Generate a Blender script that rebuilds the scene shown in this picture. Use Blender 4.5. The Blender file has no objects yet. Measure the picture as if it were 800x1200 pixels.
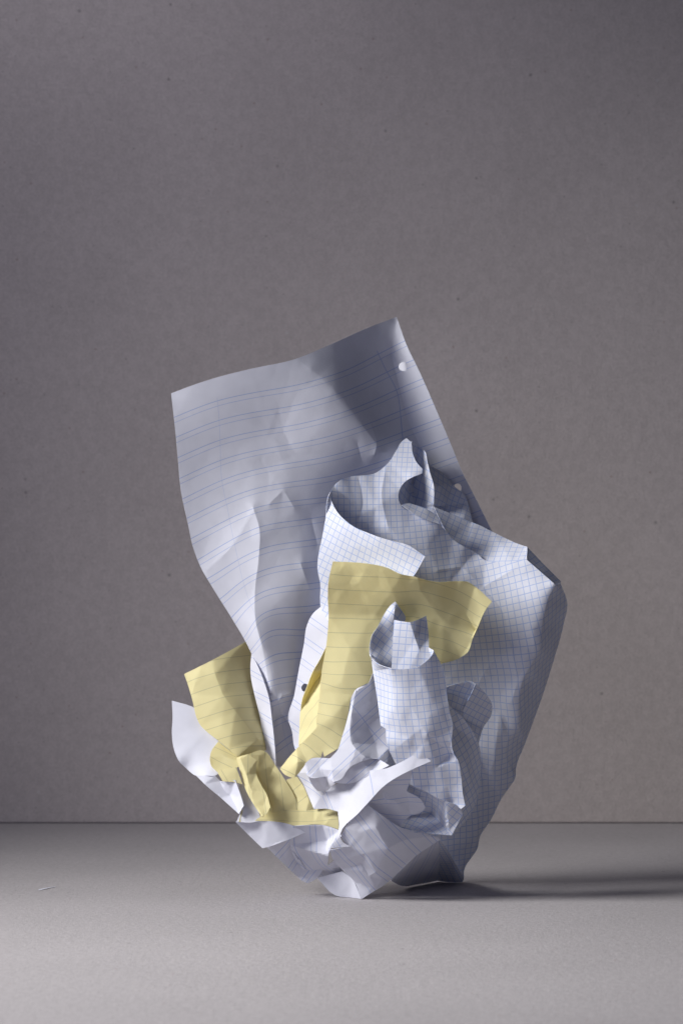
import bpy, math, random
import numpy as np
from mathutils import Vector
from mathutils.geometry import delaunay_2d_cdt

# ------------------------------------------------------------------ camera, light, exposure
S = 0.0007            # metres per photo pixel in the plane through the middle of the paper
DIST = 2.33           # camera to that plane
CAMH = 0.315          # camera height
scene = bpy.context.scene
col = scene.collection
cam_d = bpy.data.cameras.new('camera')
cam_d.sensor_fit = 'VERTICAL'
cam_d.sensor_height = 36.0
cam_d.lens = 36.0 * DIST / (1200 * S)
cam_d.clip_start = 0.05
cam_d.clip_end = 50
cam = bpy.data.objects.new('camera', cam_d)
cam.location = (0, -DIST, CAMH)
cam.rotation_euler = (math.radians(90), 0, 0)
col.objects.link(cam)
scene.camera = cam
cam_d.dof.use_dof = True
cam_d.dof.focus_distance = DIST - 0.03
cam_d.dof.aperture_fstop = 11

w = bpy.data.worlds.new('World')
scene.world = w
w.use_nodes = True
bg = w.node_tree.nodes['Background']
bg.inputs['Color'].default_value = (0.66, 0.72, 1.0, 1)
bg.inputs['Strength'].default_value = 0.04


def area(name, loc, aim, size, power, colour, spread=180, size_y=None):
    d = bpy.data.lights.new(name, 'AREA')
    d.shape = 'RECTANGLE'
    d.size = size
    d.size_y = size_y or size
    d.energy = power
    d.color = colour
    d.spread = math.radians(spread)
    o = bpy.data.objects.new(name, d)
    o.location = loc
    o.rotation_euler = (Vector(aim) - Vector(loc)).to_track_quat('-Z', 'Y').to_euler()
    col.objects.link(o)
    return o


area('key_softbox', (-1.16, -0.44, 0.95), (0.24, -0.36, 0.12), 0.46, 8.0, (1.0, 0.985, 0.96), 80)
area('fill_softbox', (-1.0, -1.9, 0.85), (0, 0.3, 0.5), 1.1, 4.3, (0.60, 0.66, 1.0))
area('backdrop_fill', (-0.40, -0.02, 1.75), (-0.25, 0.54, 0.98), 0.5, 0.62, (0.98, 0.95, 1.0), 58)  # added fill that lifts the upper backdrop; no lamp known there


vs = scene.view_settings
vs.view_transform = 'Standard'
vs.look = 'None'
vs.exposure = 0.0
vs.gamma = 1.0
scene.cycles.max_bounces = 8
scene.cycles.use_denoising = True


# ------------------------------------------------------------------ materials
class NT:
    def __init__(self, name):
        self.m = bpy.data.materials.new(name)
        self.m.use_nodes = True
        self.t = self.m.node_tree
        self.t.nodes.clear()

    def n(self, kind, **kw):
        nd = self.t.nodes.new(kind)
        for k, v in kw.items():
            setattr(nd, k, v)
        return nd

    def put(self, sock, v):
        if hasattr(v, 'is_output'):
            self.t.links.new(v, sock)
        else:
            sock.default_value = v

    def math(self, op, a, b=0.0, c=0.0):
        nd = self.n('ShaderNodeMath', operation=op)
        self.put(nd.inputs[0], a)
        self.put(nd.inputs[1], b)
        self.put(nd.inputs[2], c)
        return nd.outputs[0]

    def mix(self, f, a, b):
        nd = self.n('ShaderNodeMix', data_type='RGBA')
        self.put(nd.inputs[0], f)
        self.put(nd.inputs[6], a)
        self.put(nd.inputs[7], b)
        return nd.outputs[2]

    def noise(self, vec, scale, detail=2.0, rough=0.5):
        nd = self.n('ShaderNodeTexNoise')
        self.put(nd.inputs['Vector'], vec)
        nd.inputs['Scale'].default_value = scale
        nd.inputs['Detail'].default_value = detail
        nd.inputs['Roughness'].default_value = rough
        return nd.outputs['Fac']

    def ramp(self, x, a, b):
        nd = self.n('ShaderNodeMapRange', interpolation_type='SMOOTHSTEP')
        self.put(nd.inputs['Value'], x)
        nd.inputs['From Min'].default_value = a
        nd.inputs['From Max'].default_value = b
        return nd.outputs['Result']


def line_mask(t, coord, period, centre, half):
    """1 on a line every `period`, centred at `centre`, `half` wide on each side."""
    x = t.math('SUBTRACT', coord, centre - period / 2)
    x = t.math('FLOORED_MODULO', x, period)
    x = t.math('ABSOLUTE', t.math('SUBTRACT', x, period / 2))
    return t.math('SUBTRACT', 1.0, t.ramp(x, half * 0.55, half * 1.45))


def paper(name, base, kind, line, period, amount, transl, glow=None):
    t = NT(name)
    out = t.n('ShaderNodeOutputMaterial')
    uv = t.n('ShaderNodeUVMap', uv_map='print').outputs[0]
    sep = t.n('ShaderNodeSeparateXYZ')
    t.put(sep.inputs[0], uv)
    u, v = sep.outputs[0], sep.outputs[1]
    geo = t.n('ShaderNodeTexCoord').outputs['Object']
    ink = t.math('ADD', t.math('MULTIPLY', t.noise(geo, 900, 2), 0.5), 0.72)
    if kind == 'graph':
        m = t.math('MAXIMUM', line_mask(t, u, period, 0, 0.42), line_mask(t, v, period, 0, 0.42))
    elif kind == 'double':
        m = t.math('MAXIMUM', line_mask(t, v, period, 0, 0.42),
                   t.math('MULTIPLY', line_mask(t, v, period, 6.2, 0.40), 0.75))
        m = t.math('MAXIMUM', m, t.math('MULTIPLY', line_mask(t, u, 2000, 57, 0.35), 0.45))
        m = t.math('MAXIMUM', m, t.math('MULTIPLY', line_mask(t, u, 2000, 246, 0.40), 0.95))
        m = t.math('MULTIPLY', m, t.ramp(v, -5, -3))          # the head of the page is not ruled
        m = t.math('MAXIMUM', m, t.math('MULTIPLY', line_mask(t, v, 2000, -62, 0.5), 0.9))
    else:
        m = line_mask(t, v, period, 0, 0.42)
    m = t.math('MULTIPLY', t.math('MULTIPLY', m, amount), ink)
    cloud = t.ramp(t.noise(geo, 60, 3), 0.3, 0.7)
    b2 = tuple(c * 0.955 for c in base[:3]) + (1,)
    colour = t.mix(m, t.mix(cloud, base, b2), line)
    bump = t.n('ShaderNodeBump')
    bump.inputs['Strength'].default_value = 0.10
    bump.inputs['Distance'].default_value = 0.0006
    t.put(bump.inputs['Height'], t.math('ADD', t.noise(geo, 1500, 3, 0.6), t.math('MULTIPLY', t.noise(geo, 260, 3), 1.2)))
    p = t.n('ShaderNodeBsdfPrincipled')
    t.put(p.inputs['Base Color'], colour)
    p.inputs['Roughness'].default_value = 0.62
    p.inputs['Specular IOR Level'].default_value = 0.25
    t.put(p.inputs['Normal'], bump.outputs[0])
    tr = t.n('ShaderNodeBsdfTranslucent')
    t.put(tr.inputs['Color'], glow if glow else colour)
    mx = t.n('ShaderNodeMixShader')
    mx.inputs[0].default_value = transl
    t.put(mx.inputs[1], p.outputs[0])
    t.put(mx.inputs[2], tr.outputs[0])
    t.put(out.inputs['Surface'], mx.outputs[0])
    return t.m


def board(name, base, seed):
    t = NT(name)
    out = t.n('ShaderNodeOutputMaterial')
    mp = t.n('ShaderNodeMapping')
    t.put(mp.inputs[0], t.n('ShaderNodeTexCoord').outputs['Object'])
    mp.inputs['Location'].default_value = (seed, seed * 2, seed * 3)
    geo = mp.outputs[0]
    a = t.ramp(t.noise(geo, 420, 3, 0.65), 0.25, 0.75)
    b = t.ramp(t.noise(geo, 150, 3, 0.6), 0.3, 0.7)
    c = t.ramp(t.noise(geo, 9, 3), 0.3, 0.7)
    k = t.math('MULTIPLY_ADD', a, 0.16, 0.86)
    k = t.math('MULTIPLY', k, t.math('MULTIPLY_ADD', b, 0.10, 0.95))
    k = t.math('MULTIPLY', k, t.math('MULTIPLY_ADD', c, 0.05, 0.975))
    vm = t.n('ShaderNodeVectorMath', operation='SCALE')
    vm.inputs[0].default_value = base
    t.put(vm.inputs['Scale'], k)
    colour = vm.outputs[0]
    # flecks of the recycled pulp: dark, rusty and pale
    for scale, size, tint, f, keep in ((55, 0.13, (0.05, 0.045, 0.05, 1), 0.42, 0.90), (75, 0.12, (0.24, 0.11, 0.09, 1), 0.45, 0.86),
                                       (48, 0.11, (0.7, 0.7, 0.72, 1), 0.3, 0.88), (120, 0.15, (0.09, 0.085, 0.09, 1), 0.35, 0.82)):
        vo = t.n('ShaderNodeTexVoronoi')
        t.put(vo.inputs['Vector'], geo)
        vo.inputs['Scale'].default_value = scale
        s = t.n('ShaderNodeSeparateColor')
        t.put(s.inputs[0], vo.outputs['Color'])
        d = t.math('SUBTRACT', 1.0, t.ramp(vo.outputs['Distance'], size * 0.3, size))
        on = t.math('GREATER_THAN', s.outputs[0], keep)
        colour = t.mix(t.math('MULTIPLY', t.math('MULTIPLY', d, on), f), colour, tint)
    bump = t.n('ShaderNodeBump')
    bump.inputs['Strength'].default_value = 0.35
    bump.inputs['Distance'].default_value = 0.0012
    t.put(bump.inputs['Height'], t.math('ADD', t.noise(geo, 420, 4, 0.65), t.noise(geo, 150, 3)))
    p = t.n('ShaderNodeBsdfPrincipled')
    t.put(p.inputs['Base Color'], colour)
    p.inputs['Roughness'].default_value = 0.85
    p.inputs['Specular IOR Level'].default_value = 0.2
    t.put(p.inputs['Normal'], bump.outputs[0])
    t.put(out.inputs['Surface'], p.outputs[0])
    return t.m


P_RULE, P_GRAPH, P_YEL = 23.4, 7.8, 15.8
M_RULED = paper('ruled_paper', (0.80, 0.81, 0.91, 1), 'double', (0.17, 0.31, 0.72, 1), P_RULE, 0.55, 0.13)
M_GRAPH = paper('graph_paper', (0.78, 0.80, 0.90, 1), 'graph', (0.14, 0.32, 0.76, 1), P_GRAPH, 0.53, 0.13)
M_YELLOW = paper('yellow_paper', (0.90, 0.845, 0.50, 1), 'single', (0.24, 0.28, 0.22, 1), P_YEL, 0.45, 0.30, (0.92, 0.78, 0.30, 1))
M_FLOOR = board('grey_board_floor', (0.435, 0.412, 0.428), 3.1)
M_WALL = board('grey_board_wall', (0.60, 0.545, 0.54), 17.7)


# ------------------------------------------------------------------ setting
def box(name, lo, hi, mat):
    x0, y0, z0 = lo
    x1, y1, z1 = hi
    v = [(x0, y0, z0), (x1, y0, z0), (x1, y1, z0), (x0, y1, z0), (x0, y0, z1), (x1, y0, z1), (x1, y1, z1), (x0, y1, z1)]
    f = [(0, 3, 2, 1), (4, 5, 6, 7), (0, 1, 5, 4), (1, 2, 6, 5), (2, 3, 7, 6), (3, 0, 4, 7)]
    me = bpy.data.meshes.new(name)
    me.from_pydata(v, [], f)
    me.materials.append(mat)
    o = bpy.data.objects.new(name, me)
    col.objects.link(o)
    b = o.modifiers.new('bevel', 'BEVEL')
    b.width = 0.0015
    b.segments = 2
    return o


fl = box('floor', (-1.6, -1.9, -0.003), (1.6, 0.60, 0.0), M_FLOOR)
fl['kind'] = 'structure'
fl['label'] = 'flat grey cardboard sheet on which the crumpled papers stand'
wl = box('backdrop', (-1.6, 0.543, 0.0005), (1.6, 0.546, 1.7), M_WALL)
wl['kind'] = 'structure'
wl['label'] = 'upright grey cardboard sheet closing off the background'


# ------------------------------------------------------------------ paper builder
# Every sheet is traced as panels: corners are (x, y, d), x and y in photo pixels (0.7 mm each),
# d pixels towards the viewer from the middle plane of the heap.
def world(x, y, d):
    D = DIST - d * S
    k = S * D / DIST
    return np.stack([(x - 400) * k, -d * S, CAMH + (600 - y) * k], -1)


def smooth_line(pts, closed, step):
    """Catmull-Rom through the points, straight at sharp corners, sampled about every `step`."""
    P = [np.array(p, float) for p in pts]
    n = len(P)
    segs = n if closed else n - 1

    def sharp(i):
        if not closed and i in (0, n - 1):
            return True
        a, b, c = P[i - 1], P[i], P[(i + 1) % n]
        u, v = (b - a)[:2], (c - b)[:2]
        cs = u.dot(v) / (np.linalg.norm(u) * np.linalg.norm(v) + 1e-9)
        return cs < math.cos(math.radians(42))

    sh = [sharp(i) for i in range(n)]

    def tan(i):
        a, b, c = P[i - 1], P[i], P[(i + 1) % n]
        l0, l1 = np.linalg.norm((b - a)[:2]) + 1e-6, np.linalg.norm((c - b)[:2]) + 1e-6
        return ((b - a) / l0 * l1 + (c - b) / l1 * l0) / (l0 + l1)

    res = []
    for i in range(segs):
        a, b = P[i], P[(i + 1) % n]
        L = np.linalg.norm((b - a)[:2])
        k = max(1, int(round(L / step)))
        j = (i + 1) % n
        ta = (b - a) / (L + 1e-9) if sh[i] else tan(i)
        tb = (b - a) / (L + 1e-9) if sh[j] else tan(j)
        for s in range(k):
            t = s / k
            h00, h10 = 2 * t ** 3 - 3 * t * t + 1, t ** 3 - 2 * t * t + t
            h01, h11 = -2 * t ** 3 + 3 * t * t, t ** 3 - t * t
            res.append(h00 * a + h10 * L * ta + h01 * b + h11 * L * tb)
    if not closed:
        res.append(P[-1])
    return np.array(res)


def mq_fit(xy, eps, val, lam=1e-3):
    n = len(xy)
    r2 = ((xy[:, None] - xy[None]) ** 2).sum(-1)
    A = np.zeros((n + 3, n + 3))
    A[:n, :n] = -np.sqrt(r2 + eps[None] ** 2)
    A[:n, :n] += np.eye(n) * lam
    A[:n, n] = 1
    A[:n, n + 1:] = xy / 100
    A[n:, :n] = A[:n, n:].T
    b = np.zeros((n + 3,) + val.shape[1:])
    b[:n] = val
    c = np.linalg.lstsq(A, b, rcond=1e-10)[0]

    def f(q):
        out = []
        for k in range(0, len(q), 4000):
            qq = q[k:k + 4000]
            r = -np.sqrt(((qq[:, None] - xy[None]) ** 2).sum(-1) + eps[None] ** 2)
            out.append(r @ c[:n] + c[n] + (qq / 100) @ c[n + 1:])
        return np.concatenate(out)
    return f


def inside(poly, q):
    x, y = q[:, 0], q[:, 1]
    r = np.zeros(len(q), bool)
    for a, b in zip(poly, np.roll(poly, -1, 0)):
        c = ((a[1] > y) != (b[1] > y)) & (x < (b[0] - a[0]) * (y - a[1]) / (b[1] - a[1] + 1e-12) + a[0])
        r ^= c
    return r


class Near:
    """Quick test whether points lie within r of any of the given points."""
    def __init__(self, pts, r):
        self.c = 0.35
        self.lo = pts.min(0) - r - 2
        n = ((pts.max(0) + r + 2 - self.lo) / self.c).astype(int) + 2
        self.m = np.zeros(n, bool)
        i = np.rint((pts - self.lo) / self.c).astype(int)
        k = int(r / self.c)
        for dx in range(-k, k + 1):
            for dy in range(-k, k + 1):
                if (dx * dx + dy * dy) * self.c ** 2 <= r * r:
                    self.m[np.clip(i[:, 0] + dx, 0, n[0] - 1), np.clip(i[:, 1] + dy, 0, n[1] - 1)] = True

    def __call__(self, q):
        i = np.rint((q - self.lo) / self.c).astype(int)
        n = self.m.shape
        ok = (i[:, 0] >= 0) & (i[:, 1] >= 0) & (i[:, 0] < n[0]) & (i[:, 1] < n[1])
        r = np.zeros(len(q), bool)
        r[ok] = self.m[i[ok, 0], i[ok, 1]]
        return r


class Crumple:
    """Short tent-shaped creases scattered over a sheet, pushed along the depth axis."""
    def __init__(self, seed, n, box, amp):
        rn = random.Random(seed)
        self.k = []
        for i in range(n):
            big = rn.random() < 0.3
            self.k.append((rn.uniform(box[0], box[2]), rn.uniform(box[1], box[3]), rn.uniform(0, math.pi),
                           rn.uniform(25, 60) if big else rn.uniform(8, 26), rn.uniform(12, 26) if big else rn.uniform(4, 11),
                           rn.choice((-1, 1)) * rn.uniform(0.5, 1.0) * (1.9 if big else 0.75) * amp))

    def __call__(self, q):
        h = np.zeros(len(q))
        for x, y, a, l, wd, am in self.k:
            dx, dy = q[:, 0] - x, q[:, 1] - y
            t = dx * math.cos(a) + dy * math.sin(a)
            s = -dx * math.sin(a) + dy * math.cos(a)
            h += am * np.exp(-np.sqrt(s * s + 0.8) / wd) * np.exp(-(t / l) ** 2)
        return h


def lin_eval(P, T, val, q, miss):
    """Piecewise linear interpolation over the triangles T of the points P; `miss` where q is in none."""
    out = np.array(miss, float)
    for a, b, c in T:
        A, B, C = P[a], P[b], P[c]
        det = (B[0] - A[0]) * (C[1] - A[1]) - (C[0] - A[0]) * (B[1] - A[1])
        if abs(det) < 1e-6:
            continue
        lo, hi = np.minimum(np.minimum(A, B), C), np.maximum(np.maximum(A, B), C)
        m = np.nonzero((q[:, 0] >= lo[0] - .01) & (q[:, 0] <= hi[0] + .01) & (q[:, 1] >= lo[1] - .01) & (q[:, 1] <= hi[1] + .01))[0]
        if not len(m):
            continue
        dx, dy = q[m, 0] - A[0], q[m, 1] - A[1]
        l1 = (dx * (C[1] - A[1]) - (C[0] - A[0]) * dy) / det
        l2 = ((B[0] - A[0]) * dy - dx * (B[1] - A[1])) / det
        k = (l1 > -1e-4) & (l2 > -1e-4) & (l1 + l2 < 1 + 1e-4)
        m, l1, l2 = m[k], l1[k], l2[k]
        out[m] = val[a] * (1 - l1 - l2) + val[b] * l1 + val[c] * l2
    return out


class Folds:
    """Flat facets meeting in crisp random folds, stronger in some places than in others."""
    def __init__(self, seed, box, spacing, amp):
        rn = random.Random(seed)
        pts = []
        x0, y0, x1, y1 = box[0] - 60, box[1] - 60, box[2] + 60, box[3] + 60
        for r in range(int((y1 - y0) / spacing) + 1):
            for c in range(int((x1 - x0) / spacing) + 1):
                pts.append((x0 + (c + 0.5 * (r % 2) + rn.uniform(-0.36, 0.36)) * spacing, y0 + (r + rn.uniform(-0.36, 0.36)) * spacing))
        self.P = np.array(pts)
        vv, ee, ff, *_ = delaunay_2d_cdt([Vector(p) for p in pts], [], [], 0, 1e-4)
        self.P = np.array([(p.x, p.y) for p in vv])
        self.T = ff
        ph = [rn.uniform(0, 6) for _ in range(4)]
        m = 0.5 + 0.5 * np.sin(self.P[:, 0] / 43 + ph[0] + 1.5 * np.sin(self.P[:, 1] / 61 + ph[1]))
        self.h = np.array([rn.uniform(-1, 1) for _ in self.P]) * amp * (0.35 + 0.9 * m)

    def __call__(self, q):
        return lin_eval(self.P, self.T, self.h, q, np.zeros(len(q)))


class Wear:
    def __init__(self, seed, n, box, amp, fold, mask=None):
        self.mask = mask
        self.a = Crumple(seed, n, box, amp * 0.45)
        self.b = Folds(seed + 1, box, 34, fold)
        self.c = Folds(seed + 2, box, 16, fold * 0.30)

    def __call__(self, q):
        h = self.a(q) + self.b(q) + self.c(q)
        return h * self.mask(q) if self.mask else h

    def segments(self):
        for f in (self.b, self.c):
            seen = set()
            for t in f.T:
                for i in range(3):
                    e = tuple(sorted((t[i], t[(i + 1) % 3])))
                    if e not in seen:
                        seen.add(e)
                        yield f.P[e[0]], f.P[e[1]]


STEP = 2.1


def panel(outline, creases=(), pts=(), uv=None, angle=0.0, anchor=None, off=(0, 468), holes=(), noise=None, soft=5.0, step=STEP, fac=0.85, ridges=()):
    O = smooth_line(outline, True, step)
    C = [smooth_line(c, False, step) for c in creases]
    RG = [(smooth_line([(x, y, 0) for x, y in r], False, step), wd, am) for r, wd, am in ridges]
    C += [r[0] for r in RG]
    if noise is not None:                       # mesh edges follow the random folds, so that they stay crisp
        lo, hi = O[:, :2].min(0), O[:, :2].max(0)
        near = Near(np.concatenate([O] + C)[:, :2], 0.7 * step)
        runs = []
        for a, b in noise.segments():
            if (np.maximum(a, b) < lo).any() or (np.minimum(a, b) > hi).any():
                continue
            k = max(2, int(np.linalg.norm(b - a) / step))
            runs.append(a + (b - a) * np.linspace(0, 1, k + 1)[:, None])
        allp = np.concatenate(runs)
        allok = inside(O[:, :2], allp) & ~near(allp)
        k = 0
        for p in runs:
            ok = allok[k:k + len(p)]
            k += len(p)
            run = []
            for good, pt in list(zip(ok, p)) + [(False, None)]:
                if good:
                    run.append((pt[0], pt[1], 0))
                else:
                    if len(run) > 1:
                        C.append(np.array(run))
                    run = []
    # depth
    Oc = smooth_line(outline, True, 11)
    cen = [Oc] + [smooth_line(c, False, 7) for c in creases]
    ep = [np.full(len(Oc), soft)] + [np.full(len(c), 1.2) for c in cen[1:]]
    if pts:
        cen.append(np.array(pts, float))
        ep.append(np.full(len(pts), 22.0))
    cen = np.concatenate(cen)
    ep = np.concatenate(ep)
    # drop near duplicates
    keep = []
    for i in range(len(cen)):
        if all((cen[i, 0] - cen[j, 0]) ** 2 + (cen[i, 1] - cen[j, 1]) ** 2 > 4 for j in keep):
            keep.append(i)
    cen, ep = cen[keep], ep[keep]
    f = mq_fit(cen[:, :2], ep, cen[:, 2])
    # points inside
    x0, y0 = O[:, 0].min(), O[:, 1].min()
    x1, y1 = O[:, 0].max(), O[:, 1].max()
    g = []
    r = 0
    y = y0
    while y < y1:
        x = x0 + (step / 2 if r % 2 else 0)
        g.append(np.stack([np.arange(x, x1, step), np.full(len(np.arange(x, x1, step)), y)], -1))
        y += step * 0.87
        r += 1
    g = np.concatenate(g)
    g = g[inside(O[:, :2], g)]
    lines = np.concatenate([O] + C)[:, :2] if C else O[:, :2]
    ok = ~Near(lines, step * 0.55)(g)
    g = g[ok]
    for hx, hy, hr, hs in holes:
        g = g[((g[:, 0] - hx) ** 2 + ((g[:, 1] - hy) / hs) ** 2) > (hr + 1.0) ** 2]
    V = [O[:, :2]]
    E = [(i, (i + 1) % len(O)) for i in range(len(O))]
    k0 = len(O)
    for c in C:
        V.append(c[:, :2])
        E += [(k0 + i, k0 + i + 1) for i in range(len(c) - 1)]
        k0 += len(c)
    for hx, hy, hr, hs in holes:
        a = np.linspace(0, 2 * math.pi, 21)[:-1]
        V.append(np.stack([hx + hr * np.cos(a), hy + hr * hs * np.sin(a)], -1))
        E += [(k0 + i, k0 + (i + 1) % 20) for i in range(20)]
        k0 += 20
    V.append(g)
    V = np.concatenate(V)
    vv, ee, ff, *_ = delaunay_2d_cdt([Vector(p) for p in V], E, [], 0, 1e-4)
    q = np.array([(p.x, p.y) for p in vv])
    F = np.array([t for t in ff if len(t) == 3])
    cc = q[F].mean(1)
    good = inside(O[:, :2], cc)
    for hx, hy, hr, hs in holes:
        good &= ((cc[:, 0] - hx) ** 2 + ((cc[:, 1] - hy) / hs) ** 2) > hr ** 2
    F = F[good]
    used = np.unique(F)
    mp = -np.ones(len(q), int)
    mp[used] = np.arange(len(used))
    q, F = q[used], mp[F]
    d = f(q)
    if fac > 0:
        cv, ce = [], []
        for line, closed in [(outline, True)] + [(c, False) for c in creases]:
            k = len(cv)
            cv += list(line)
            ce += [(k + i, k + (i + 1) % len(line)) for i in range(len(line) - (0 if closed else 1))]
        cv += list(pts)
        v2, e2, f2, ov, *_ = delaunay_2d_cdt([Vector(p[:2]) for p in cv], ce, [], 0, 1e-3)
        P2 = np.array([(p.x, p.y) for p in v2])
        val = f(P2)
        for i, src in enumerate(ov):
            if src:
                val[i] = cv[src[0]][2]
        poly = np.array(outline)[:, :2]
        T2 = [t for t in f2 if len(t) == 3 and inside(poly, P2[list(t)].mean(0)[None])[0]]
        d = d * (1 - fac) + lin_eval(P2, T2, val, q, d) * fac
    if noise is not None:
        d = d + noise(q)
    for r, wd, am in RG:
        a, b = r[:-1, :2], r[1:, :2]
        ab = b - a
        best = np.full(len(q), 1e9)
        for i in range(len(a)):
            t = np.clip(((q - a[i]) @ ab[i]) / (ab[i] @ ab[i] + 1e-9), 0, 1)
            best = np.minimum(best, ((q - a[i] - t[:, None] * ab[i]) ** 2).sum(1))
        d = d + am * np.exp(-np.sqrt(best) / wd)
    co = world(q[:, 0], q[:, 1], d)
    co[:, 2] = np.maximum(co[:, 2], 0.0004)
    if uv is not None:
        U = np.array(uv, float)
        g2 = mq_fit(U[:, :2], np.full(len(U), 18.0), U[:, 2:], 0.02)
        T = g2(q)
    else:
        T = unwrap(co, F, q, angle, anchor if anchor else q.mean(0), off)
    return co, F, T


def unwrap(co, F, q, angle, anchor, off):
    """Flatten the panel without stretch, then turn it so that ruled lines run at `angle` (photo degrees) at the anchor."""
    me = bpy.data.meshes.new('flat')
    me.from_pydata((co / S).tolist(), [], F.tolist())
    me.uv_layers.new(name='print')
    o = bpy.data.objects.new('flat', me)
    col.objects.link(o)
    bpy.context.view_layer.objects.active = o
    o.select_set(True)
    bpy.ops.object.mode_set(mode='EDIT')
    bpy.ops.mesh.select_all(action='SELECT')
    bpy.ops.uv.unwrap(method='CONFORMAL', margin=0.0)
    bpy.ops.object.mode_set(mode='OBJECT')
    raw = np.zeros(len(me.loops) * 2)
    me.uv_layers['print'].data.foreach_get('uv', raw)
    vi = np.zeros(len(me.loops), int)
    me.loops.foreach_get('vertex_index', vi)
    T = np.zeros((len(co), 2))
    T[vi] = raw.reshape(-1, 2)
    bpy.data.objects.remove(o)
    bpy.data.meshes.remove(me)
    P = co / S
    a3 = 0.5 * np.linalg.norm(np.cross(P[F[:, 1]] - P[F[:, 0]], P[F[:, 2]] - P[F[:, 0]]), axis=1)
    e1, e2 = T[F[:, 1]] - T[F[:, 0]], T[F[:, 2]] - T[F[:, 0]]
    a2 = 0.5 * np.abs(e1[:, 0] * e2[:, 1] - e1[:, 1] * e2[:, 0])
    T = T * math.sqrt(a3.sum() / max(a2.sum(), 1e-12))
    near = np.argsort(((q - np.array(anchor)) ** 2).sum(1))[:60]
    A = np.c_[q[near] - np.array(anchor), np.ones(len(near))]
    J = np.linalg.lstsq(A, T[near], rcond=None)[0]
    o0 = J[2]
    J = J[:2].T
    th = math.radians(angle)
    dr = J @ np.array([math.cos(th), math.sin(th)])
    ph = -math.atan2(dr[1], dr[0])
    R = np.array([[math.cos(ph), -math.sin(ph)], [math.sin(ph), math.cos(ph)]])
    T = (T - o0) @ R.T
    if np.linalg.det(J) < 0:
        T[:, 1] *= -1
    return T + np.array(off)


def sheet(name, label, group, mat, panels):
    V, F, T, n = [], [], [], 0
    for co, f, t in panels:
        V.append(co)
        F.append(f + n)
        T.append(t)
        n += len(co)
    V, F, T = np.concatenate(V), np.concatenate(F), np.concatenate(T)
    base = Vector((float(V[:, 0].mean()), float(V[:, 1].mean()), float(V[:, 2].min())))
    me = bpy.data.meshes.new(name)
    me.from_pydata((V - np.array(base)).tolist(), [], F.tolist())
    uvl = me.uv_layers.new(name='print')
    uvl.data.foreach_set('uv', T[F.reshape(-1)].astype(np.float32).reshape(-1))
    me.polygons.foreach_set('use_smooth', [True] * len(me.polygons))
    me.materials.append(mat)
    o = bpy.data.objects.new(name, me)
    o.location = base
    col.objects.link(o)
    so = o.modifiers.new('thickness', 'SOLIDIFY')
    so.thickness = 0.0005
    so.offset = 0
    es = o.modifiers.new('folds', 'EDGE_SPLIT')
    es.split_angle = math.radians(11)
    o['label'] = label
    o['category'] = 'paper'
    o['group'] = group
    return o


GROUP = 'crumpled sheets bundled together'


def up(pts, k):
    return [(x, y, d + k) for x, y, d in pts]


def rv(rows):
    return [(x, y, u, k * P_RULE) for x, y, u, k in rows]


BOX = (195, 365, 670, 1056)

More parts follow.
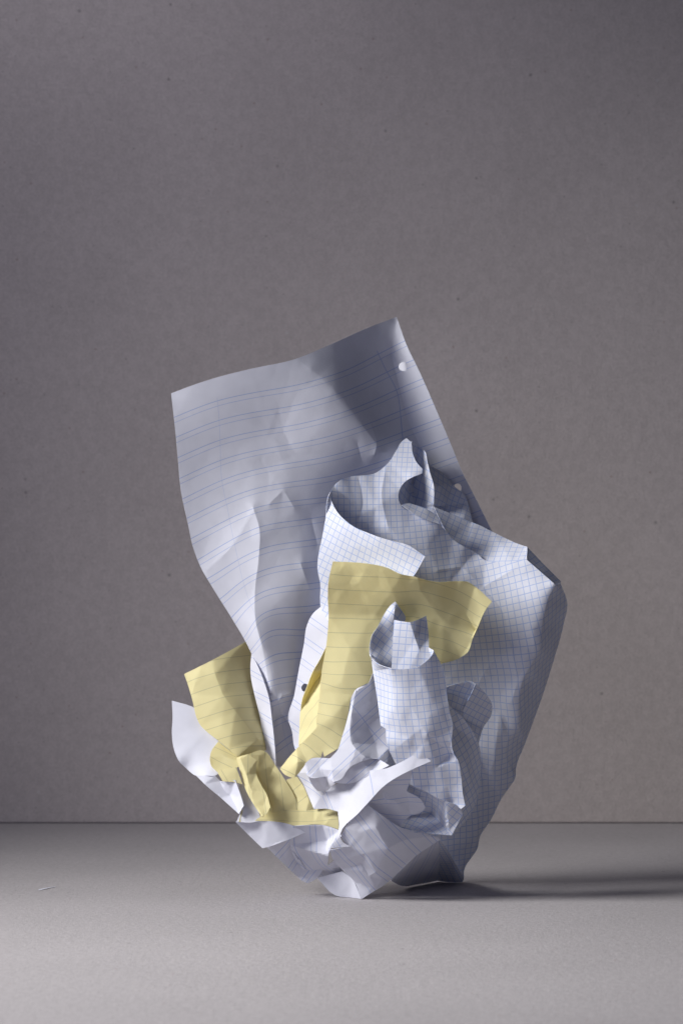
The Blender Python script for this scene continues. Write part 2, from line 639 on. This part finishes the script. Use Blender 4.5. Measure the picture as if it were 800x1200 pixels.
# ------------------------------------------------------------------ tall ruled sheet at the back
NA = Wear(5, 36, BOX, 0.4, 0.6)
A1 = panel(
    [(200.6, 461, -44), (227, 451, -45), (253, 442.6, -48), (292.5, 432.5, -54), (345, 421, -68), (390, 402.5, -98), (427.5, 385.6, -128), (464.4, 371.4, -150),
     (475.6, 402.5, -141), (492.5, 438, -135), (509, 475.6, -130), (528, 520.6, -126), (541, 552.5, -124), (560, 590, -121), (575.8, 622, -119),
     (560, 660, -125), (480, 720, -110), (400, 790, -62), (355, 860, -48), (340, 896, -45), (325, 898, -38),
     (321, 870, -30), (319, 844, -28), (315, 816, -26), (310, 800, -26), (302, 780, -27), (295, 766, -29), (288, 752, -28), (272, 725, -28), (250, 690, -30), (234, 662, -33), (226, 640, -33), (220, 612, -35), (213, 580, -37), (208, 530, -40), (204, 490, -42)],
    creases=[[(296, 595, -46), (304, 622, -37), (303, 655, -30), (299, 690, -27), (300, 730, -20), (306, 752, -19), (311, 776, -19), (315, 802, -20), (318, 824, -22)],
             [(364, 432, -70), (392, 458, -72), (425, 500, -76), (448, 530, -84)],
             [(458, 415, -150), (468, 455, -144), (477, 490, -138), (490, 520, -132)]],
    pts=[(250, 530, -48), (320, 510, -60), (250, 620, -38), (350, 600, -54), (355, 680, -34), (335, 760, -28), (400, 570, -76), (430, 575, -92)],
    uv=rv([(204.4, 489, 0, 0), (208, 536.6, 0, 2), (214.7, 584.4, 0, 4), (224.5, 631, 0, 6), (232, 656, 0, 7), (240, 680, 2, 8), (259, 701, 10, 9), (272.5, 722.5, 12, 10), (287.5, 745, 16, 11),
           (254, 470, 56, 0), (257, 516, 56, 2), (260, 563, 57, 4), (304, 459, 107, 0), (305, 593.7, 98, 6), (305, 617.5, 97, 7), (305, 643.7, 92, 8), (304, 670, 86, 9), (303, 696, 78, 10), (304, 722.5, 64, 11), (305, 748, 52, 12), (310, 773.7, 48, 13), (314, 799, 46, 14), (319, 846, 40, 16), (322, 875, 35, 17),
           (345, 451.8, 148, 0), (345, 498, 148, 2), (345, 542, 147, 4), (345, 587, 146, 6), (385, 582, 188, 6), (381, 605, 184, 7), (376, 631, 178, 8), (372.5, 657.5, 170, 9), (370, 683, 162, 10), (358, 738, 125, 12), (353, 764, 112, 13), (348, 791.6, 98, 14), (342, 861, 70, 17),
           (405, 434, 212, 0), (443, 415, 246, 0), (464, 457, 246, 2), (475.6, 399, 290, 0), (484, 422, 290, 1), (493.6, 444.5, 290, 2), (515, 490.6, 290, 4), (534, 535, 290, 6), (553, 577, 290, 8), (563, 598, 290, 9)]),
    ridges=[([(296, 593), (304, 620), (303, 655), (299, 690), (300, 730), (307, 757)], 15, 3.2), ([(434, 497), (441, 520), (438, 534)], 7, 1.8), ([(418, 518), (424, 540)], 8, -1.3), ([(298, 596), (272, 640), (243, 668)], 16, 1.6), ([(316, 590), (332, 574), (345, 596)], 9, 1.2), ([(365, 610), (372, 640)], 8, -1.2), ([(445, 400), (452, 385)], 8, 0.9), ([(352, 660), (362, 690)], 7, 1.6), ([(317, 822), (326, 822), (330, 815), (340, 812)], 5, 3), ([(322, 846), (330, 836), (341, 852)], 5, -3)],
    holes=[(472, 429.5, 5.3, 1.0), (535.6, 572, 4.8, 1.1)], fac=0.2, noise=NA)
AD = panel([(472 + 7 * math.cos(k * math.pi / 6), 429.5 + 7 * math.sin(k * math.pi / 6), -160 + 4 * math.cos(k * math.pi / 6)) for k in range(12)], angle=0, off=(0, -300), fac=0)  # disc added behind the upper hole, tilted to the key so it shows bright
A2 = panel([(295, 766, -29), (302, 780, -23), (310, 800, -18), (315, 816, -16), (319, 844, -16), (322, 872, -18), (323.5, 897, -20), (312, 878, -34), (304, 836, -38), (298, 812, -38), (294, 791, -40), (294, 775, -34)],
           angle=30, anchor=(307, 836), fac=0.3, noise=NA)
A3 = panel([(376, 711, -20), (385, 716, -12), (387, 735, -8), (386, 760, -6), (380, 790, -4), (372, 830, -4), (360, 868, -8), (350, 885, -12), (346, 878, -18), (342, 856, -20), (338, 844, -22), (345, 814, -23), (350, 786, -23), (356, 756, -23), (360, 732, -22), (366, 720, -22)],
           angle=36, anchor=(355, 800), holes=[(357.5, 806, 4.2, 1.15)], fac=0.3, noise=NA)
sheet('lined_sheet', 'tall white sheet with double blue lines and punched holes standing at the back', GROUP, M_RULED, [A1, A2, A3, AD])

# ------------------------------------------------------------------ big graph sheet
NB = Wear(11, 110, BOX, 0.8, 4.2, lambda q: np.clip(0.22 + (q[:, 1] - 690) / 140, 0.22, 1.0))
B2 = panel([(387, 576, -18), (389, 588, -14), (396, 601, -5), (406, 611, 5), (416, 618, 13), (430, 624, 23), (446, 630, 33), (460, 634, 40), (476, 638, 46), (498, 652, 52), (484, 676, 48), (470, 692, 36), (440, 702, 20), (410, 722, 6), (388, 735, -2), (376, 711, -16), (375, 682, -14), (372.5, 670, -14), (379, 622, -14), (384, 595, -16)],
           pts=[(430, 660, 12)], angle=27, anchor=(450, 645), fac=0.15, noise=NB)
B1 = panel(
    [(387, 576, -18), (390, 571, -24), (400, 562, -27), (410, 558.6, -31), (426, 557, -33), (438, 555, -36), (448, 549, -39), (456, 541, -42), (464, 528, -44), (472, 516, -46), (476, 513.4, -46),
     (481, 518, -45), (483, 530, -42), (488, 542, -37), (495, 550, -32), (494, 555, -30), (484, 559, -28), (474, 565, -30), (468, 574, -30), (466.6, 584, -30), (470, 593, -31),
     (484, 601, -33), (500, 609, -33), (515, 615, -35), (522, 622, -38), (530, 632, -40), (544, 641, -41), (556, 647, -47), (569, 657, -43), (580, 658.6, -39), (600, 657.6, -30), (617, 656, -22), (650, 685, -6), (656, 683, -18),
     (664, 708, -50), (660, 730, -62), (647, 777, -75), (635, 815, -85), (615, 870, -98), (604, 900, -104), (603, 912, -103), (598, 920, -104), (588, 934, -108), (575, 960, -114), (561, 983, -118), (560, 990, -118), (543, 1022, -122), (543, 1030, -123), (541, 1034, -123),
     (518, 1000, -100), (470, 985, -80), (425, 940, -70), (392, 880, -66), (384, 800, -60), (381, 740, -42), (379, 712, -26), (375, 670, -20), (381, 620, -20)],
    creases=[[(650, 685, -6), (642, 700, -8), (638, 714, -9), (635, 728, -11), (632, 760, -18), (622, 778, -23), (612, 796, -30), (607, 820, -38), (607, 852, -52), (597, 866, -68)],
             [(579, 891, -72), (562, 908, -92)], [(560, 935, -94), (559, 985, -112)], [(604, 795, -36), (596, 768, -26), (590, 745, -24)]],
    pts=[(415, 590, -27), (440, 595, -29), (470, 635, -27), (430, 680, -55), (500, 640, -29), (520, 690, -34), (560, 710, -34), (600, 710, -20), (560, 800, -52), (585, 830, -50), (575, 900, -80), (540, 760, -48)],
    ridges=[([(582, 769), (566, 790), (552, 826)], 14, 4), ([(596, 750), (605, 795), (600, 820)], 10, 3.5), ([(512, 668), (540, 664), (566, 688), (600, 668)], 12, 2.5), ([(566, 688), (590, 720), (596, 750)], 12, -2.5), ([(420, 560), (425, 590), (418, 615)], 10, -1.5), ([(452, 548), (447, 580), (455, 620)], 10, 1.8), ([(596, 862), (592, 885), (600, 905)], 8, 3.5)],
    angle=-9, anchor=(580, 720), fac=0.45, noise=NB)
B4 = panel([(512, 603, -78), (522, 622, -68), (530, 632, -64), (544, 641, -60), (556, 648, -55), (569, 657, -47), (580, 659, -41), (600, 658, -31), (617, 656, -23), (617.5, 641, -43), (614, 640, -48), (576, 623, -78), (560, 615, -86), (552, 612, -90), (530, 603, -88), (508, 594, -84)],
           angle=12, noise=NB)
B5 = panel([(482, 517, -86), (490, 523, -100), (498, 529, -90), (501, 540, -92), (503, 544, -98), (518, 554, -107), (530, 568, -110), (546, 584, -111), (548, 590, -110), (553, 612, -99), (540, 618, -87), (515, 622, -84), (490, 612, -88), (465, 602, -74), (461, 577, -72), (472, 548, -78)],
           creases=[[(498, 529, -90), (503, 552, -85), (508, 570, -84), (508, 590, -88)], [(490, 523, -100), (486, 545, -108), (482, 575, -112), (487, 597, -102)], [(508, 593, -90), (524, 592, -104), (547, 590, -110)]],
           angle=28, noise=NB)
B8 = panel([(617, 641, -42), (640, 665, -35), (657, 682, -27), (652, 687, -8), (636, 674, -13), (617, 657, -23)], angle=40, noise=NB)
B9 = panel([(470, 592, -28), (478, 590, -34), (490, 593, -37), (500, 597, -37), (512, 606, -36), (515, 614.5, -29), (500, 609.5, -26), (484, 601.5, -26)], angle=25, fac=0.3)
B10 = panel([(512, 980, 18), (517, 986, 6), (530, 1006, -50), (543, 1029, -116), (541, 1034, -122), (534, 1034.5, -118), (512, 1032, -128), (511, 1005, -52)], angle=62, noise=NB)
sheet('graph_sheet', 'largest blue grid paper sheet wrapping the right side of the heap', GROUP, M_GRAPH, [B1, B2, B4, B5, B8, B9, B10])

# ------------------------------------------------------------------ small graph sheet curled at the front
NC = Wear(23, 130, (430, 700, 590, 985), 0.8, 2.2)
C1 = panel(up([(433, 758, 44), (434, 770, 56), (440, 776, 66), (450, 781, 75), (458, 783, 80), (476, 784, 82), (490, 781, 82), (500, 774, 80), (506, 767, 77), (508, 763, 75), (517, 780, 74), (522, 796, 74), (523, 810, 74), (526, 832, 75), (530, 849, 74), (529, 870, 71), (531, 882, 68), (536, 890, 64), (540, 910, 60), (542, 930, 57), (545, 944, 56), (540, 948, 56), (529, 941, 50), (522, 939, 52), (512, 935, 52), (500, 928, 50), (482, 920, 46), (461, 890, 48), (453, 870, 54), (452, 854, 52), (446, 850, 48), (442, 818, 44), (437, 786, 42)], 15),
           creases=[up([(502, 920, 50), (511, 900, 60), (529, 882, 51)], 15), up([(511, 900, 60), (522, 918, 56), (529, 941, 50)], 15), up([(486, 866, 68), (500, 860, 77), (520, 846, 76)], 15)],
           pts=up([(480, 825, 77), (462, 830, 70), (490, 890, 62), (505, 820, 80), (470, 880, 58)], 15), angle=-3, anchor=(480, 820), fac=0.5, noise=NC)
C5 = panel(up([(522, 939, 52), (529, 941, 52), (540, 948, 45), (542, 954, 43), (529, 979, 36), (525, 974, 35)], 20), angle=-45, noise=NC)
C3 = panel(up([(474, 912, 28), (500, 927, 36), (522, 938, 47), (526, 975, 34), (529, 979, 36), (505, 977, 30), (480, 972, 20), (462, 968, 10), (468, 945, 10)], 15), creases=[up([(500, 928, 30), (505, 952, 2), (526, 974, 30)], 15), up([(505, 952, 2), (470, 958, 4)], 15)],
           angle=15, noise=NC)
C2 = panel(up([(433, 758, 44), (434, 770, 48), (440, 776, 50), (450, 782, 48), (460, 788, 44), (468, 770, 40), (468, 740, 36), (474, 728, 34), (475, 723, 33), (470, 715, 34), (463, 705, 36), (458, 709, 36), (450, 720, 37), (442, 735, 39), (436, 744, 41)], 15),
           creases=[up([(463, 706, 36), (462, 716, 42), (460, 730, 38)], 15)], pts=up([(448, 752, 34)], 15), angle=38, anchor=(445, 750), fac=0.25, noise=NC)
C7 = panel(up([(461.5, 726.5, 46), (470, 728, 50), (480, 729, 54), (490, 726, 50), (499, 721.6, 44), (501, 736, 46), (502, 748, 50), (502, 759, 58), (508, 762, 64), (506, 770, 64), (498, 785, 64), (476, 792, 66), (458, 790, 60), (458.5, 783, 60), (460, 755, 53)], 15),
           creases=[up([(480, 729, 54), (485, 745, 58), (491, 762, 62)], 15)], angle=4, anchor=(475, 755), fac=0.7, noise=NC)
C4 = panel(up([(515, 782, 46), (521, 802, 42), (525, 824, 42), (542, 841, 36), (560, 871, 12), (562, 908, -4), (559, 934, -2), (550, 955, 6), (530, 979, 28), (525, 960, 34), (522, 900, 36), (518, 840, 42)], 15),
           creases=[up([(530, 850, 38), (545, 890, 24), (552, 930, 8)], 15)], angle=-35, noise=NC)
C8 = panel(up([(557, 801, 26), (568, 812, 16), (576, 826, 2), (575, 838, -4), (566, 852, 0), (560, 872, 6), (550, 856, 16), (538, 839, 22), (549, 818, 26)], 15), angle=27, noise=NC)
C9 = panel(up([(519, 806, 26), (536, 801, 24), (550, 798, 24), (557, 801, 26), (556, 812, 14), (548, 822, 8), (530, 822, 14), (519, 818, 22)], 15), angle=15, noise=NC)
C10 = panel(up([(521, 811, 36), (536, 814, 28), (549, 818, 20), (544, 832, 20), (540, 842, 26), (525, 826, 36)], 15), angle=22, noise=NC)
sheet('graph_sheet', 'small blue grid paper sheet rolled into a tube in front of the yellow sheet', GROUP, M_GRAPH, [C1, C2, C3, C4, C5, C7, C8, C9, C10])

# ------------------------------------------------------------------ tall yellow sheet
ND = Wear(36, 60, (325, 650, 580, 915), 0.7, 2.2)
D1 = panel(
    [(390, 658, 50), (400, 658.4, 52), (426, 660, 57), (452, 665, 61), (470, 673, 62), (486, 676, 61), (500, 680, 57), (512, 682, 54), (536, 681, 48), (548, 682, 47), (556, 687, 46), (576, 705, 50), (568, 716, 48), (560, 734, 43), (553, 750, 39), (548, 764, 36), (540, 770, 30), (516, 778, 30),
     (490, 785, 26), (460, 790, 30), (440, 800, 34), (430, 801, 36), (418, 808, 38), (413, 814, 38), (408, 836, 40), (402, 860, 44), (396, 877, 48), (388, 882, 48), (380, 887, 46), (378, 880, 44), (376, 888, 46), (364, 889, 46), (360, 893, 46), (350, 906, 46), (344, 912, 46), (334, 908, 42), (328, 901, 36),
     (340, 886, 36), (350.5, 874.5, 37), (372, 852, 40), (371, 846, 38), (373, 830, 32), (375, 810, 28), (377, 786, 25), (378, 780, 24), (382, 758, 22), (384, 740, 22), (385, 720, 28), (384, 700, 36), (385, 680, 44)],
    creases=[[(489, 678, 61), (492, 692, 54), (488, 715, 40), (478, 735, 32)], [(540, 682, 48), (535, 695, 45), (546, 720, 38), (557, 738, 35)], [(347, 877, 38), (349, 893, 48), (345, 911, 46)]],
    pts=[(410, 700, 40), (440, 720, 38), (410, 760, 32), (400, 800, 36), (390, 840, 42), (520, 730, 40)],
    uv=[(x, y, x, k * P_YEL) for x, y, k in ((400, 674, 0), (460, 677, 0), (482, 679, 0), (512, 684, 0), (538, 693, 0), (560, 706, 0), (400, 691, 1), (488, 692.4, 1), (532, 704.4, 1), (562, 723, 1), (400, 707.6, 2), (470, 709.4, 2), (490, 708, 2), (520, 717, 2), (560, 734, 2), (385, 724, 3), (400, 724.4, 3), (477, 722.4, 3), (500, 727, 3), (552, 744, 3), (385, 741, 4), (430, 742, 4), (502, 745, 4), (547, 760, 4), (385, 758, 5), (430, 758.4, 5), (504, 758, 5), (542, 771, 5), (380, 775, 6), (436, 775.6, 6), (378, 789, 7), (436, 792, 7), (376, 800, 8), (420, 807, 8), (374, 823, 9), (408, 828, 9), (372, 836, 10), (404, 843, 10), (380, 851, 11), (400, 863, 11), (359, 873, 13), (372, 884, 13), (340, 892, 14.4), (345, 908, 15))],
    fac=0.55, noise=ND)
D2 = panel([(382, 758, 20), (374, 774, 18), (367, 786, 15), (360, 804, 12), (354, 820, 10), (352, 834, 11), (351, 856, 16), (350, 874, 26), (360, 866, 32), (372, 852, 36), (371, 846, 32), (374, 830, 24), (376, 810, 18), (378, 786, 14)],
           creases=[[(377, 790, 2), (368, 802, 0), (358, 822, 4)]], angle=-55, noise=ND)
sheet('yellow_sheet', 'tall yellow lined sheet with a folded wing standing in the middle', GROUP, M_YELLOW, [D1, D2])

# ------------------------------------------------------------------ low yellow sheet on the left
NE = Wear(41, 60, (210, 745, 400, 975), 0.7, 2.6)
E1 = panel([(216, 790, -42), (250, 773, -34), (288, 752, -52), (300, 760, -60), (310, 800, -60), (312, 840, -54), (314, 878, -36), (300, 884, -16), (278, 887, 6), (268, 878, 0), (256, 868, -6), (242, 857, -13), (235, 850, -17), (231, 842, -21), (226, 822, -29), (220, 801, -38)],
           creases=[[(237, 779, -34), (229, 800, -31), (225, 815, -32)], [(252, 790, -28), (262, 815, -22), (276, 834, -18), (302, 866, -18)]],
           angle=-18, anchor=(250, 815), fac=0.5, noise=NE)
E2 = panel([(278, 887, 0), (256, 869, -16), (248, 880, -4), (246, 888, 4), (248, 898, 9), (254, 904, 12), (277, 900, 12), (286, 893, 6)], creases=[[(248, 880, -4), (262, 886, 2), (280, 893, 8)]], angle=25, noise=NE)
E6 = panel([(254, 903, 14), (277, 899, 16), (284, 919, 24), (276, 917, 24), (261, 915.5, 22)], angle=60, noise=NE)
E3 = panel([(290, 884, 0), (309, 880, -6), (311, 881, -6), (322, 896, -6), (334, 914, 0), (348, 940, 8), (351, 950, 12), (335, 955, 18), (318, 952, 22), (306, 930, 12), (296, 905, 4)],
           creases=[[(303, 885, -2), (304, 908, 4), (314, 924, 8), (320, 945, 20)], [(304, 908, 4), (315, 912, 0), (319, 903, -5)]], angle=82, noise=NE)
E7 = panel([(277, 888, 8), (290, 884, 8), (301, 891, 10), (300, 906, 13), (306, 920, 25), (313, 932, 34), (317, 946, 40), (310, 956, 44), (307, 957, 44), (298, 944, 36), (288, 925, 24), (282, 905, 14)],
           creases=[[(282, 889, 12), (289, 908, 20), (293, 922, 29)], [(288, 925, 24), (293, 922, 29), (306, 920, 26)], [(313, 932, 36), (309, 944, 36), (308, 956, 45)]], angle=82, noise=NE)
E4 = panel([(284, 946, 26), (300, 952, 24), (318, 948, 18), (350, 949.6, 14), (368, 949, 14), (376, 947, 16), (396, 951, 28), (397, 972, 38), (380, 967, 34), (368, 966, 32), (350, 968, 32), (334, 965, 32), (310, 962, 32), (280, 963, 32)],
           angle=3, off=(0, 9), noise=NE)
E5 = panel([(335, 914, -2), (348, 910, 0), (356, 922, 4), (362, 936, 8), (368, 948, 12), (358, 952, 16), (350, 952, 14), (342, 932, 2)], angle=-40, noise=NE)
sheet('yellow_sheet', 'low yellow lined sheet with a crumpled foot and a flap sticking out left', GROUP, M_YELLOW, [E1, E2, E3, E4, E5, E6, E7])

# ------------------------------------------------------------------ white ruled sheet under the front
NF = Wear(53, 120, (270, 875, 560, 1058), 0.8, 1.9)
F5 = panel([(276, 963, 29), (314, 962, 33), (343.5, 967.6, 33), (357.5, 975.5, 31), (335, 985, 34), (312, 993, 31), (307.6, 994, 30), (290, 977, 26)], angle=0, off=(0, -300), noise=NF)
F6 = panel([(313, 993, 14), (335, 984, 27), (354, 978, 27), (368, 982.5, 24), (378.5, 991, 22), (383, 1000, 18), (381, 1012, 8), (370, 1030, -2), (361, 1035, -8), (354, 1032, -8), (350.5, 1029, -8), (331, 1010.5, 6)],
           pts=[(355, 1005, 2), (368, 1000, 8)], angle=-52, anchor=(350, 1000), fac=0.3, noise=NF)
F7 = panel([(343, 968, 34), (357.5, 967, 34), (378.5, 967, 36), (398, 973, 50), (400, 980, 56), (386, 997, 44), (384, 1014, 18), (391, 1009, 26), (403, 1022, 0), (400, 1030, -6), (371.5, 1028, -22), (360, 1022, -6), (340, 990, 22)],
           creases=[[(378, 968, 35), (383, 985, 26), (385, 1003, 34)]], angle=84, anchor=(370, 975), noise=NF)
F1 = panel([(368, 948, 30), (369, 945, 30), (380, 930, 34), (394, 919, 42), (400, 916, 46), (410, 913, 51), (422, 907, 57), (434, 903, 63), (450, 901, 68), (470, 893, 73), (491, 881, 77), (505, 892, 79), (480, 903, 79), (450, 921, 77), (432, 940, 75), (420, 953, 73), (400, 974, 63), (398, 980, 61), (402, 987, 60), (410, 992, 62), (398, 993, 58), (386, 994, 56), (392, 984, 57), (397, 972, 58), (396, 951, 46), (385, 948, 36)],
           creases=[[(394, 919, 42), (396, 951, 47)]], angle=68, anchor=(386, 938), off=(0, 0), fac=0.45, noise=NF)
F2 = panel([(399.5, 980, 58), (404, 970, 63), (420, 953, 69), (429, 942, 70), (440, 950, 70), (448, 956, 68), (468, 969, 60), (480, 974, 54), (500, 978, 40), (513, 981, 30), (515, 984, 27), (484, 1005, 32), (457, 1031, 27), (447, 1039, 28), (440, 1043, 30), (423, 1054, 29), (415, 1033, 29), (401, 1019, 34), (391, 1009, 42), (386, 996, 52), (398, 994, 54), (410, 992, 58), (404, 987, 57)],
           creases=[[(424, 949, 70), (440, 970, 71), (454, 994, 66), (447, 1030, 36)], [(454, 994, 66), (472, 985, 58), (500, 980, 40)], [(408, 988, 58), (416, 975, 66), (420, 962, 68)], [(424, 1012, 44), (432, 1026, 42), (440, 1022, 48)]], pts=[(410, 1005, 51), (425, 1020, 44), (428, 1000, 60)],
           angle=49, anchor=(450, 990), fac=0.85, noise=NF)
F3 = panel([(371.5, 1029, 0), (386, 1025, 9), (401, 1021, 18), (413, 1030, 25), (418, 1040, 27), (423, 1053.6, 28), (410, 1052, 18), (394, 1049.5, 9)], angle=0, off=(0, -300), noise=NF)
F4 = panel([(430, 938, 64), (450, 918, 68), (483, 899, 70), (481, 912, 66), (476, 927, 60), (494, 938, 58), (498, 946, 54), (494, 951, 52), (480, 956, 50), (468, 969, 44), (450, 964, 40), (434, 950, 42)],
           creases=[[(446, 925, 66), (456, 945, 56), (472, 960, 48)], [(476, 927, 60), (462, 938, 62), (452, 935, 64)]], angle=-9, anchor=(470, 935), noise=NF)
F9 = panel([(277, 905, 0), (284, 915, 4), (290, 925, 12), (302, 948, 26), (306, 962, 32), (294, 964, 34), (277, 963, 31), (286, 944, 26), (283, 934, 20)], angle=0, off=(0, -300), noise=NF)
F8 = panel([(513, 981, 22), (484, 1005, 22), (457, 1031.5, 16), (470, 1038, -50), (490, 1036, -92), (512, 1032, -126), (515, 1005, -50)], angle=-60, noise=NF)
sheet('lined_sheet', 'white lined sheet under the front of the heap with a long pointed strip', GROUP, M_RULED, [F1, F2, F3, F4, F5, F6, F7, F8, F9])

# ------------------------------------------------------------------ plain flap on the far left
NG = Wear(61, 26, (200, 815, 290, 960), 0.6, 0.8)
G1 = panel([(201.6, 821, -36), (227, 829, -31), (250, 846, -26), (270, 872, -14), (268, 886, -8), (262, 900, 2), (252, 909, 12), (240, 909, 10), (230, 909, 0.5), (218, 900, -8.5), (210, 892, -9), (204, 878, -18), (201.6, 860, -25.5), (202.4, 840, -31.5)], angle=0, off=(0, -300), fac=0.15, noise=NG)
G2 = panel([(230, 909, 6), (240, 909, 10), (252, 909, 12), (259, 916, 14), (268, 915, 20), (276, 914, 23), (283, 934, 30), (286, 944, 35), (280, 954, 35), (260, 936, 18), (240, 919, 13)],
           creases=[[(258, 915, 10), (270, 932, 15), (279, 950, 32)]], angle=0, off=(0, -300), noise=NG)
sheet('plain_sheet', 'blank white flap curving out beneath the yellow flap, leftmost in the heap', GROUP, M_RULED, [G1, G2])

# ------------------------------------------------------------------ white ruled sheet between the yellow and the small graph sheet
NH = Wear(77, 60, (340, 785, 470, 955), 0.8, 3)
H1 = panel([(437, 788, 40), (431, 801, 44), (417, 808, 48), (413.5, 813, 50), (410, 831, 50), (405, 850, 52), (399.5, 867.5, 54), (396, 878, 56), (387, 888.5, 54), (363, 890, 48), (357.5, 894.6, 48), (361, 909.5, 54), (363, 911, 56), (384, 911, 54), (391, 916.5, 62), (399.5, 913, 64), (408, 901, 66), (424, 892, 66), (443, 890, 60), (452, 896, 58), (461, 894, 50), (456, 876, 48), (452, 854, 46), (446, 840, 44), (443, 815, 42)],
           creases=[[(417, 809, 50), (412, 835, 54), (410, 857, 57), (412, 871, 61), (417, 878, 65), (427.5, 887, 67), (443, 890, 60)], [(387, 888.5, 55), (389, 903, 60), (391, 916, 62)]],
           pts=[(430, 850, 46), (440, 872, 46), (374, 900, 51)], angle=-40, anchor=(427, 845), off=(246, 473), fac=0.85, noise=NH)
H3 = panel([(361, 909.5, 54), (372, 911, 54), (384, 911, 54), (391, 916.5, 60), (393, 918, 60), (380, 927, 38), (372, 927, 34), (366, 920, 44)], angle=-20, off=(0, -300), noise=NH)
H2 = panel([(347, 906, 8), (358, 895, 12), (366, 905, 20), (376, 915, 26), (394, 914, 44), (384, 930, 34), (368, 948, 22), (362, 934, 14), (356, 920, 10)], angle=35, noise=NH)
H4 = panel([(391, 917, 58), (399.5, 912, 60), (408, 901, 62), (424, 892, 62), (443, 890, 58), (456, 897, 68), (434, 908, 66), (410, 918, 56)], angle=-40, noise=NH)
sheet('lined_sheet', 'crumpled white lined sheet squeezed between tall yellow sheet and small grid tube', GROUP, M_RULED, [H1, H2, H3, H4])

# ------------------------------------------------------------------ crumb on the floor
def fleck(x, y, pts, wd):
    p = world(np.array([x]), np.array([y]), np.array([0.0]))[0]
    D = CAMH * DIST / ((y - 600) * S)
    px, py = (x - 400) * S * D / DIST, D - DIST
    V, F = [], []
    for i, (a, b, h) in enumerate(pts):
        w2 = wd * (1 - abs(i / (len(pts) - 1) - 0.35)) * 0.5
        V += [(a - w2, b + w2, h), (a, b, h + wd * 0.06), (a + w2, b - w2, h)]
        if i:
            k = 3 * i
            F += [(k - 3, k, k + 1, k - 2), (k - 2, k + 1, k + 2, k - 1), (k - 1, k + 2, k, k - 3)]
    me = bpy.data.meshes.new('paper_scrap')
    me.from_pydata(V, [], F)
    uvl = me.uv_layers.new(name='print')
    for l in uvl.data:
        l.uv = (30, -300)
    me.materials.append(M_RULED)
    o = bpy.data.objects.new('paper_scrap', me)
    o.location = (px, py, 0.0002)
    col.objects.link(o)
    o['label'] = 'tiny white paper shred lying on the grey floor at far left'
    o['category'] = 'paper shred'
    return o


fleck(52, 1042, [(-0.004, -0.006, 0), (-0.002, -0.004, 0.0002), (0.001, 0.002, 0.0003), (0.004, 0.008, 0.0002), (0.008, 0.014, 0)], 0.0028)
